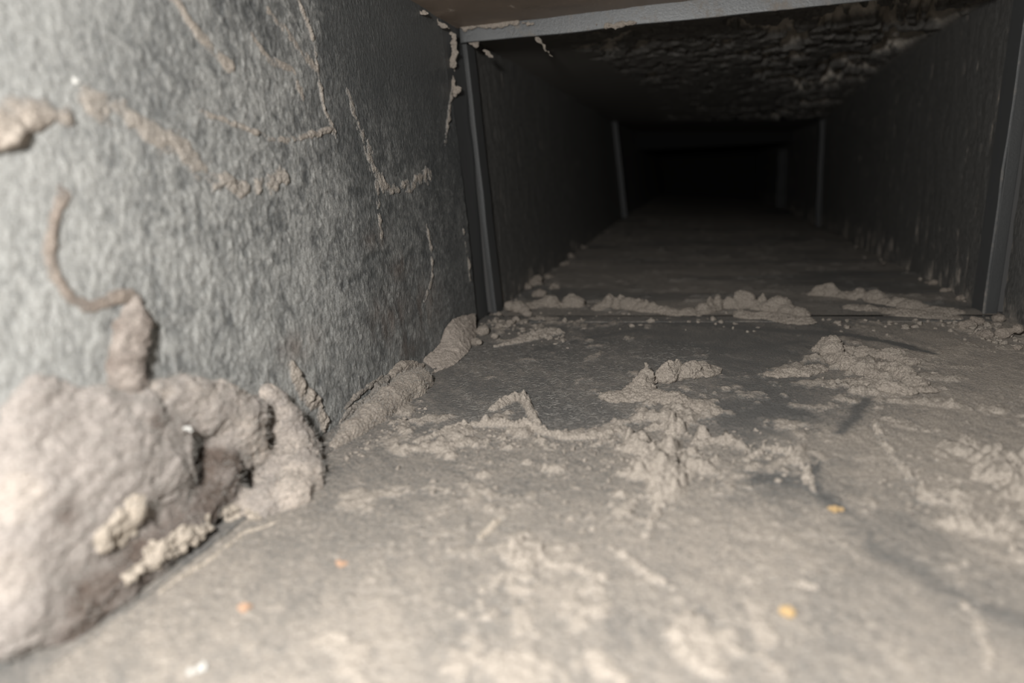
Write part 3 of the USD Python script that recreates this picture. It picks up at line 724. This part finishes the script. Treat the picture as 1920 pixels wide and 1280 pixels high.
def blob(u, v, r, frac=0.5, flat=1.0):
    p = corner_hit(u, v)
    s = px_scale(p)
    d = ray(u, v)
    d /= np.linalg.norm(d)
    c = p - d * (frac * r * s)
    rm = r * px_scale(c)
    return (*c, rm * flat, rm, rm)


def chain(pts, frac=0.5, n=5):
    """a tube through (u, v, r) points, lying against the corner"""
    e = [blob(u, v, r, frac) for u, v, r in pts]
    return [(*p[:3], *q[:3], p[3], q[3]) for p, q in zip(e[:-1], e[1:])]


clump = empty('dust_clump', label='big matted grey-brown clump of dust in the near corner of wall and floor', cat='dust clump')
pillow = [blob(*b) for b in [(195, 890, 150, .05, .55), (110, 905, 130, .05, .5), (290, 885, 70, .5, .8), (60, 1020, 120, .1, .6), (30, 1150, 85, .2, .8), (80, 800, 100, 0, .4), (130, 1010, 80, .3, .8)]]
pillow += chain([(180, 770, 46), (250, 790, 50), (318, 822, 34)], .4) + chain([(318, 822, 34), (325, 880, 40), (305, 930, 40)], .8)
low_ = chain([(395, 925, 46), (330, 985, 50), (260, 1040, 54), (190, 1095, 58), (120, 1150, 60)], .7) + [blob(400, 880, 52, .3), blob(425, 930, 40, .5)]
flap = chain([(275, 745, 34), (340, 745, 40), (410, 755, 42), (460, 780, 44)], .45) + chain([(300, 770, 34), (370, 775, 40), (430, 790, 44)], .55) + chain([(350, 800, 9), (392, 783, 13), (436, 762, 14)], 3.4)
flap += chain([(440, 800, 44), (470, 832, 34)], .9) + chain([(415, 830, 22), (450, 858, 20), (500, 862, 20)], 1.5)
right_ = chain([(502, 738, 22), (522, 775, 34), (545, 830, 42), (560, 890, 42), (548, 930, 34)], .75) + chain([(520, 800, 26), (575, 850, 28), (584, 905, 24)], 1.0) + chain([(545, 925, 34), (490, 945, 34), (435, 960, 26)], .7) + [blob(505, 885, 50, .6)]
body = pillow + low_ + flap + right_
bv, bf = lump(body, k=.0045, step=.0009, rough=.0009, grain=.012, seed=401, fine=1.2, wrinkle=2.0)
bv = np.array(bv)


def near_to(v, blobs, sp=1.0):
    out = np.zeros(len(v))
    for b in blobs:
        p, q, r = np.array(b[:3]), np.array(b[3:6] if len(b) == 8 else b[:3]), b[6] if len(b) == 8 else b[3]
        t = np.clip((v - p) @ (q - p) / max(1e-12, (q - p) @ (q - p)), 0, 1)[:, None]
        out = np.maximum(out, np.exp(-np.maximum(0, np.linalg.norm(v - p - t * (q - p), axis=1) / r - .8) * 4 / sp))
    return out


def project(v):
    d = v - CAM
    z = d @ FWD
    return np.stack([960 + FPX * (d @ RGT) / z, 640 - FPX * (d @ UPV) / z], -1), z


BPX, BZ = project(bv)


def on_body(u, v, r, out=.35):
    """a blob of r px resting on the clump's visible surface"""
    near = np.hypot(*(BPX - (u, v)).T) < 7
    if not near.any():
        return blob(u, v, r, .5)
    p = bv[near][np.argmin(BZ[near])]
    d = p - CAM
    d /= np.linalg.norm(d)
    c = p - d * out * r * px_scale(p)
    return (*c, *(r * px_scale(c),) * 3)


def chain_on(pts, out=.35):
    e = [on_body(*p, out) for p in pts]
    return [(*p[:3], *q[:3], p[3], q[3]) for p, q in zip(e[:-1], e[1:])]


def scatter_on(pts, n, seed, spread=.5, out=.1):
    rg, e = np.random.default_rng(seed), []
    for (u0, v0, r0), (u1, v1, r1) in zip(pts[:-1], pts[1:]):
        for _ in range(n):
            t, r = rg.random(), 0
            r = (r0 + (r1 - r0) * t)
            b = on_body(u0 + (u1 - u0) * t + rg.normal(0, spread) * r, v0 + (v1 - v0) * t + rg.normal(0, spread) * r, r * (.25 + .4 * rg.random()), out)
            e.append((*b[:3], b[3] * .75, b[4] * (.8 + .6 * rg.random()), b[5] * (.7 + .6 * rg.random())))
    return e


brn = np.clip(near_to(bv, low_) * 1.5 - near_to(bv, pillow + flap + right_), 0, 1)
for u, v, r in [(395, 870, 34), (425, 920, 32), (385, 925, 34), (345, 975, 32), (300, 1010, 30), (240, 1050, 34), (185, 1095, 34), (130, 965, 22), (300, 790, 18), (160, 1130, 26)]:
    c = np.array(on_body(u, v, r, 0)[:3])
    brn = np.maximum(brn, 0.85 * np.exp(-(np.linalg.norm(bv - c, axis=1) / (1.1 * r * px_scale(c))) ** 2))
brn *= 0.55 + 1.1 * meshkit.fbm(bv / .006, 3, 5)
tone = np.clip(near_to(bv, right_ + flap) + .7 * sstep(150, 20, BPX[:, 0]) * 0 + .6 * near_to(bv, [on_body(40, 930, 60), on_body(40, 1080, 60)]) * .7 - .6 * near_to(bv, pillow) + .5 * (meshkit.fbm(bv / .02, 3, 15) - .5), 0, 1)  # left end of the felt lightened in colour to look strongly lit
obj('matted_body', bv, bf, M_clump, clump, {'dust': tone, 'brown': np.clip(brn, 0, 1)})
fr = scatter_on([(235, 1092, 8), (265, 1068, 14), (300, 1042, 18), (328, 1024, 18), (350, 1006, 17), (395, 982, 16), (440, 966, 13), (500, 972, 8)], 14, 21)
fv_, ff_ = lump(fr, k=.002, step=.0005, rough=.0026, grain=.0032, seed=402)
obj('ragged_fringe', fv_, ff_, M_pale, clump, {'dust': np.zeros(len(fv_))}, label='pale ragged fringe along the foot of the clump')
fr = scatter_on([(194, 1020, 7), (215, 995, 22), (248, 968, 26), (280, 946, 16)], 18, 22, out=-.5)
fv_, ff_ = lump(fr, k=.002, step=.0006, rough=.0016, grain=.005, seed=403)
obj('pale_crust', fv_, ff_, M_pale, clump, {'dust': np.zeros(len(fv_))}, label='pale crust patch on the front of the clump')
stem = chain([(243, 556, 18), (243, 610, 34), (232, 650, 36), (225, 700, 38), (235, 745, 40), (262, 770, 34)], -.25, 5) + chain([(232, 600, 8), (222, 660, 9), (240, 720, 9), (275, 765, 8)], 3.0) + chain([(255, 600, 8), (248, 660, 8), (262, 715, 8)], 3.0)
sv, sf = lump(stem, k=.005, step=.0008, rough=.0009, grain=.009, seed=404, fine=1.0, wrinkle=1.8)
obj('felt_stem', sv, sf, M_clump, clump, {'dust': np.full(len(sv), .45), 'brown': np.clip(.9 * meshkit.fbm(sv / .006, 3, 6), 0, .8)}, label='brown felted stem rising from the clump up the wall')

# ------------------------------------------------------------------ the felt roll, slivers and leaf-shaped flake along the corner
rl = chain([(628, 836, 12), (662, 810, 20), (697, 783, 26), (730, 756, 29), (765, 732, 31), (785, 718, 28)], .5, 9)
rv, rf = lump(rl, k=.006, step=.0006, rough=.0007, grain=.006, seed=411, fine=1.4)
roll = empty('dust_roll', label='furry rolled strip of felted dust lying in the corner beyond the big clump', cat='dust roll')
obj('felt', rv, rf, M_dust, roll, {'dust': np.ones(len(rv)), 'brown': np.full(len(rv), .1)})
fd = chain([(735, 703, 10), (752, 690, 14), (772, 688, 13), (790, 690, 9)], 1.1, 4) + chain([(745, 722, 8), (760, 705, 10)], 1.2, 3)
v_, f_ = lump(fd, k=.0012, step=.0006, rough=.0012, grain=.004, seed=412)
obj('fold', v_, f_, M_dust, roll, {'dust': np.ones(len(v_)), 'brown': np.full(len(v_), .12)}, label='folded upper end of the roll')
for i, (pts, lb) in enumerate([([(636, 792, 5), (655, 770, 8), (685, 750, 7), (700, 738, 4)], 'lowest grey sliver of dust peeling off the wall above the felt roll'),
                               ([(655, 795, 5), (672, 775, 9), (690, 755, 8)], 'short grey sliver of dust wedged between felt roll and wall'),
                               ([(690, 745, 5), (705, 728, 10), (722, 712, 8), (730, 703, 4)], 'upper grey sliver of dust at the folded end of the felt roll'),
                               ([(640, 770, 4), (665, 745, 6), (690, 725, 5), (715, 705, 3)], 'thin dust sliver highest on the wall above the felt roll')]):
    v_, f_ = lump(chain(pts, .6, 5), k=.0015, step=.0006, rough=.001, grain=.004, seed=420 + i)
    obj('dust_sliver', v_, f_, M_floor, attrs={'dust': np.full(len(v_), .55)}, label=lb, cat='dust sliver')


def sheet(bottom, top, nb, nt, bulge, thick, seed):
    """a curled sheet between a curve on the floor and a curve on the wall, with real thickness"""
    def along(P, n):
        P = np.array(P); d = np.r_[0, np.cumsum(np.linalg.norm(np.diff(P, axis=0), axis=1))]
        t = np.linspace(0, d[-1], n)
        return np.stack([np.interp(t, d, P[:, k]) for k in range(3)], -1)
    b, t = along(bottom, nb), along(top, nb)
    s = np.linspace(0, 1, nt)[:, None, None]
    P = b[None] * (1 - s) + t[None] * s
    nrm = np.cross(b[-1] - b[0], t[nb // 2] - b[nb // 2]); nrm /= np.linalg.norm(nrm)
    if nrm[0] < 0:
        nrm = -nrm
    edge = np.minimum(np.linspace(0, 1, nb)[None, :], np.linspace(1, 0, nb)[None, :])
    h = bulge * np.sin(np.pi * s[..., 0]) * sstep(0, .3, edge) + thick * .6 * (meshkit.fbm(P / .004, 4, seed) - .5) * 2 - thick * 1.2 * np.maximum(0, .16 - np.abs(meshkit.fbm(P / .007, 3, seed + 3) - .5)) * 2
    jag = 0.0016 * (meshkit.fbm(P / .003, 3, seed + 7) - .5)
    F_ = P + nrm * h[..., None] + jag[..., None] * V(0, 1, 1)
    K_ = F_ - nrm * thick
    v = np.concatenate([F_.reshape(-1, 3), K_.reshape(-1, 3)])
    f = grid_faces(nt, nb); n = nt * nb
    f2_ = f[:, ::-1] + n
    idx = np.arange(n).reshape(nt, nb)
    ring = np.concatenate([idx[0, :], idx[1:, -1], idx[-1, -2::-1], idx[-2:0:-1, 0]])
    r2 = np.roll(ring, -1)
    side = np.vstack([np.stack([ring, ring + n, r2 + n], 1), np.stack([ring, r2 + n, r2], 1)])
    f = np.vstack([f, f2_, side])
    msh = trimesh.Trimesh(v, f, process=False)
    if msh.volume < 0:
        f = f[:, ::-1]
    return v, f


lb_ = [at_z(*p, .0008) for p in [(806, 700), (828, 692), (853, 682), (866, 671), (878, 660), (886, 645), (895, 628)]]
def on_wall(u, v, off=.002):
    y, z = wall_s.pick(u, v)
    return V(wall_x(y) + wall_s.tilt * z + off, y, z)
lt_ = [on_wall(*p) for p in [(795, 690), (793, 668), (812, 653), (824, 638), (832, 613), (845, 597), (866, 590), (888, 586)]]
v_, f_ = sheet(lb_, lt_, 130, 70, .0012, .0022, 431)
obj('dust_flake', v_, f_, M_clump, attrs={'dust': np.ones(len(v_)), 'brown': np.full(len(v_), .05)}, smooth=40 if False else True, label='leaf-shaped flake of felted dust leaning on the wall where the near sheet ends', cat='dust flake')

# ------------------------------------------------------------------ crumbs, grains
def crumb(u, v, r, label, surf='floor', mat=None, name='dust_crumb', cat='dust crumb', seed=0, group=None, brown=.1, y=None, lift=.8, sq=.75):
    c = at_z(u, v + r * .5, 0.0) if surf == 'floor' else (at_y(u, v, y) if surf == 'y' else on_wall(u, v, 0))
    s = px_scale(c) * r
    c = c + V(0, 0, lift * s * sq) if surf == 'floor' else c
    rng = np.random.default_rng(seed)
    bl_ = [(0, 0, 0, s, s * .9, s * sq)] + [(*(rng.normal(0, .5, 3) * s * V(1, 1, .5)), *(s * (.35 + .35 * rng.random()) * V(1, 1, .85))) for _ in range(4)]
    v, f = lump(bl_, k=s * .25, step=max(s / 9, .00018), rough=s * .13, grain=s * .6, seed=seed)
    path = empty(name, c, label=label, cat=cat, group=group)
    obj('crumb' if name == 'dust_crumb' else 'grain', v, f, mat or M_dust, path, {'dust': np.full(len(v), 0.0 if mat else 1.0), 'brown': np.full(len(v), 0.0 if mat else brown)})


SEAM = [(970, 577, 17, 'largest dust crumb at the foot of the left cleat'), (905, 622, 12, 'flat dust crumb just right of the leaf-shaped flake tip'), (937, 612, 8, 'small dust crumb left of the patch before the seam'),
        (956, 606, 8, 'dust crumb in the dark strip below the largest crumb'), (927, 631, 7, 'triangular dust crumb right of the leaf-shaped flake'), (893, 641, 10, 'grey dust crumb touching the right edge of the leaf-shaped flake'),
        (988, 588, 9, 'dust crumb against the left end of the first seam ridge'), (935, 590, 6, 'tiny dust crumb below the left cleat')]
for i, (u, v, r, lb) in enumerate(SEAM):
    crumb(u, v, r, lb, seed=500 + i)
RIGHT = [(1815, 610, 14, 'broad dust crumb leftmost in the right corner pile'), (1835, 603, 10, 'dust crumb second from the left in the right corner pile'), (1872, 598, 11, 'roundest dust crumb on top of the right corner pile'),
         (1907, 620, 13, 'dust crumb at the right edge of the picture by the wall'), (1880, 626, 15, 'flat dust crumb in front of the round one in the right corner'), (1850, 628, 12, 'front dust crumb of the right corner pile'),
         (1846, 576, 9, 'slanting dust crumb against the right cleat'), (1862, 572, 7, 'reddish dust crumb at the foot of the right cleat'), (1800, 560, 8, 'dim dust crumb behind the right corner pile'), (1908, 652, 7, 'lone small dust crumb at the right picture edge'), (1770, 545, 7, 'dim dust crumb farther back by the right wall'), (1752, 530, 7, 'dim pointed dust crumb farthest back by the right wall')]
for i, (u, v, r, lb) in enumerate(RIGHT):
    crumb(u, v, r, lb, seed=530 + i, brown=.25)
LEFTROW = [(985, 540, 13), (1003, 533, 15), (1030, 522, 10), (1012, 552, 12), (1040, 540, 10), (1056, 500, 9), (1072, 488, 10), (1096, 470, 11), (1120, 456, 11), (1142, 443, 11), (1165, 425, 11), (1186, 406, 10)]
ROWL = ['dust lump at the near end of the row along the far left wall', 'tallest dust lump of the row along the far left wall', 'third dust lump of the row along the far left wall', 'dust lump in front of the tall one by the far left wall', 'low dust lump beside the third of the left wall row', 'sixth dust lump of the row receding along the left wall',
        'seventh dust lump of the row receding along the left wall', 'dim eighth dust lump of the row receding along the left wall', 'dim ninth dust lump of the row receding along the left wall', 'dim tenth dust lump of the row receding along the left wall', 'dim dust lump last but one by the far left wall', 'farthest dust lump of the left wall row at the second joint']
for i, (u, v, r) in enumerate(LEFTROW):
    crumb(u, v, r, ROWL[i], seed=560 + i, brown=.2)
crumb(640, 1057, 8, 'small rusty grain on the floor right of the big clump', mat=M_rust, name='rust_grain', cat='grain', seed=590, sq=.6)
crumb(458, 1137, 11, 'rust-orange grain on the floor below the big clump', mat=M_rust, name='rust_grain', cat='grain', seed=591, sq=.6)
crumb(1478, 1147, 14, 'yellow-brown grain blurred in the lower right floor', mat=M_gold, name='yellow_grain', cat='grain', seed=592, sq=.7)
crumb(1565, 955, 8, 'small yellow grain at the end of the dark scratch', mat=M_gold, name='yellow_grain', cat='grain', seed=593, sq=.8)
crumb(378, 1250, 10, 'white chip on the floor at the lower left edge', mat=M_white, name='white_chip', cat='chip', seed=594, sq=.4)
crumb(140, 152, 6, 'white speck high on the near left wall', surf='wall', mat=M_white, name='white_chip', cat='chip', seed=595, sq=.8)
crumb(352, 803, 6, 'bright white speck on the crest of the big clump', surf='y', y=on_body(350, 803, 6, .5)[1], mat=M_white, name='white_chip', cat='chip', seed=596)

# crust on the ceiling corner
def crust(pts, y, label, seed, k=.0015, brown=.1):
    bl_, rg = [], np.random.default_rng(seed)
    for (u0, v0, r0), (u1, v1, r1) in zip(pts[:-1], pts[1:]):
        L = math.hypot(u1 - u0, v1 - v0)
        for _ in range(max(3, int(L / 3.0))):
            t = rg.random()
            rr = (r0 + (r1 - r0) * t) * (.35 + .75 * rg.random())
            c = at_y(u0 + (u1 - u0) * t + rg.normal(0, .45) * r0, v0 + (v1 - v0) * t + rg.normal(0, .45) * r0, y)
            r = rr * px_scale(c)
            bl_.append((*c, r, r * .6, r))
    v, f = lump(bl_, k=k, step=.0008, rough=.0016, grain=.005, seed=seed)
    obj('dust_crust', v, f, M_dust, attrs={'dust': np.ones(len(v)), 'brown': np.full(len(v), brown)}, label=label, cat='dust crust')


crust([(862, 52, 4), (885, 46, 7), (920, 46, 5), (960, 42, 4), (1000, 44, 4)], .697, 'dust crust along the left end of the ceiling flange', 601)
crust([(880, 72, 5), (900, 88, 6), (922, 108, 3)], .705, 'dust crust hanging under the corner of the ceiling flange', 602)
crust([(985, 55, 5), (1000, 68, 5), (1018, 84, 3), (1035, 106, 2)], .71, 'dust tongue running from the flange onto the far ceiling', 603)
crust([(1120, 46, 5), (1138, 50, 4), (1165, 48, 5), (1190, 44, 3)], .697, 'dust crust on the lower edge of the ceiling flange', 604)
crust([(770, 8, 4), (785, 22, 6), (800, 26, 4)], .60, 'dust crust in the near ceiling corner at the top edge', 605)
crust([(812, 36, 4), (828, 46, 5), (842, 52, 3)], .645, 'dust crust in the ceiling corner beside the wall end', 606)
crust([(851, 60, 5), (853, 95, 5), (848, 122, 7)], .668, 'beige dust smear at the top of the dark recessed strip', 607)
crust([(846, 155, 5), (852, 172, 7), (864, 165, 4)], .668, 'forked dust smear lower on the dark recessed strip', 608)

# ------------------------------------------------------------------ lint fibres
def fibres(name, roots, length, width, label, seed, lift=.35, mat=None):
    rng = np.random.default_rng(seed)
    n = len(roots)
    az = rng.random(n) * 2 * np.pi
    L = length * (.5 + rng.random(n))
    pts = np.zeros((n, 4, 3))
    curl = rng.normal(0, 1.0, n)
    p = roots.copy()
    for k in range(4):
        pts[:, k] = p
        a = az + curl * k * .5
        p = p + np.stack([np.cos(a), np.sin(a), lift * (rng.random(n) - .25 * k)], -1) * (L / 3)[:, None]
    path = numbered('/World', name)
    c = UsdGeom.BasisCurves.Define(stage, path)
    c.CreateTypeAttr('linear')
    c.CreatePointsAttr(Vt.Vec3fArray.FromNumpy(pts.reshape(-1, 3).astype(np.float32)))
    c.CreateCurveVertexCountsAttr(Vt.IntArray.FromNumpy(np.full(n, 4, np.int32)))
    c.CreateWidthsAttr(Vt.FloatArray.FromNumpy(np.tile(np.array([1, .9, .7, .3], np.float32) * width, n)))
    c.SetWidthsInterpolation('vertex')
    UsdShade.MaterialBindingAPI.Apply(c.GetPrim()).Bind(mat or M_fibre)
    note(c.GetPrim(), label=label, cat='lint', kind='stuff')


rng = np.random.default_rng(77)
uv = np.stack([rng.uniform(840, 1330, 2200), rng.uniform(640, 800, 2200)], -1)
roots = np.array([at_z(u, v, 0.0006) for u, v in uv])
roots = roots[(n2(roots[:, 0], roots[:, 1], .02, 8) > .35) & (roots[:, 0] > wall_x(roots[:, 1]) + .004)]
fibres('lint_fibres', roots, .0032, .00016, 'fine pale lint fibres scattered over the bare floor patch', 78)


def fuzz(parent, v, f, n, length, width, label, seed, mat):
    rg = np.random.default_rng(seed)
    msh = trimesh.Trimesh(v, f, process=False)
    nrm = np.array(msh.vertex_normals)
    face = f[rg.choice(len(f), n, p=msh.area_faces / msh.area_faces.sum())]
    root, d = v[face].mean(1), nrm[face].mean(1)
    pts = np.zeros((n, 4, 3))
    p = root - d * .0003
    t = rg.normal(0, 1, (n, 3))
    L = length * (.4 + rg.random(n)) / 3
    for k in range(4):
        pts[:, k] = p
        q = d * (.55 - .12 * k) + .75 * t + rg.normal(0, .35, (n, 3))
        p = p + q / np.linalg.norm(q, axis=1, keepdims=True) * L[:, None]
    path = numbered(parent, 'fuzz')
    c = UsdGeom.BasisCurves.Define(stage, path)
    c.CreateTypeAttr('linear')
    c.CreatePointsAttr(Vt.Vec3fArray.FromNumpy(pts.reshape(-1, 3).astype(np.float32)))
    c.CreateCurveVertexCountsAttr(Vt.IntArray.FromNumpy(np.full(n, 4, np.int32)))
    c.CreateWidthsAttr(Vt.FloatArray.FromNumpy(np.tile(np.array([1, .9, .7, .3], np.float32) * width, n)))
    c.SetWidthsInterpolation('vertex')
    UsdShade.MaterialBindingAPI.Apply(c.GetPrim()).Bind(mat)
    note(c.GetPrim(), label=label, kind='stuff')


# ------------------------------------------------------------------ loose rubble: tiny crumbs nobody could count
rg = np.random.default_rng(91)
base = trimesh.creation.icosphere(subdivisions=1)
from scipy.interpolate import RegularGridInterpolator
ground = RegularGridInterpolator((ys_f, xs_f), fv[:, 2].reshape(FX.shape), bounds_error=False, fill_value=.001)
BV, BF = np.array(base.vertices), np.array(base.faces)
RV, RF = [], []
spots = []
for (u0, v0), (u1, v1), sp, n_ in [((640, 868), (800, 765), 9, 70), ((900, 600), (1065, 640), 16, 90), ((990, 592), (1900, 616), 16, 100), ((1780, 600), (1910, 645), 18, 90), ((800, 830), (1200, 820), 22, 170),
                                   ((1050, 860), (1480, 860), 55, 330), ((1540, 690), (1740, 720), 30, 140), ((1660, 860), (1900, 1000), 45, 200), ((960, 560), (1180, 420), 10, 90), ((1900, 600), (1600, 460), 9, 70), ((700, 900), (1150, 960), 45, 60)]:
    for _ in range(n_):
        t = (rg.random() + .12 * math.sin(17 * rg.random())) % 1
        spots.append((u0 + (u1 - u0) * t + rg.normal(0, 1) * sp * .6, v0 + (v1 - v0) * t + rg.normal(0, 1) * sp * .6))
taken = cKDTree(np.concatenate(SOLID))
for u, v in spots:
    c = at_z(u, v, 0.0)
    if taken.query(c[:2])[0] < .009:
        continue
    if c[0] < wall_x(c[1]) + .003 or c[0] > R1['br'][0] - .002:
        continue
    r = (.0005 + .0012 * rg.random() ** 3 + .0005 * (c[1] > .6)) * (.75 + .5 * (c[1] > .45))
    jit = BV * (1 + .9 * (rg.random(BV.shape) - .5)) * V(1, 1, .7)
    RV.append(jit * r * (.6 + .9 * rg.random(3)) + V(c[0], c[1], ground((c[1], c[0])) + r * .35))
    RF.append(BF + 42 * (len(RV) - 1))
obj('loose_crumbs', np.vstack(RV), np.vstack(RF), M_dust, carpet, {'dust': np.ones(42 * len(RV))}, label='loose tiny dust crumbs strewn over the floor and along the seam', kind='stuff')
fuzz(roll, np.array(rv), rf, 3500, .003, .00013, 'fine fuzz of fibres on the roll', 81, M_fibre)
fuzz(clump, bv, bf, 9000, .0035, .00014, 'fine fuzz of fibres on the clump', 82, M_fibre)
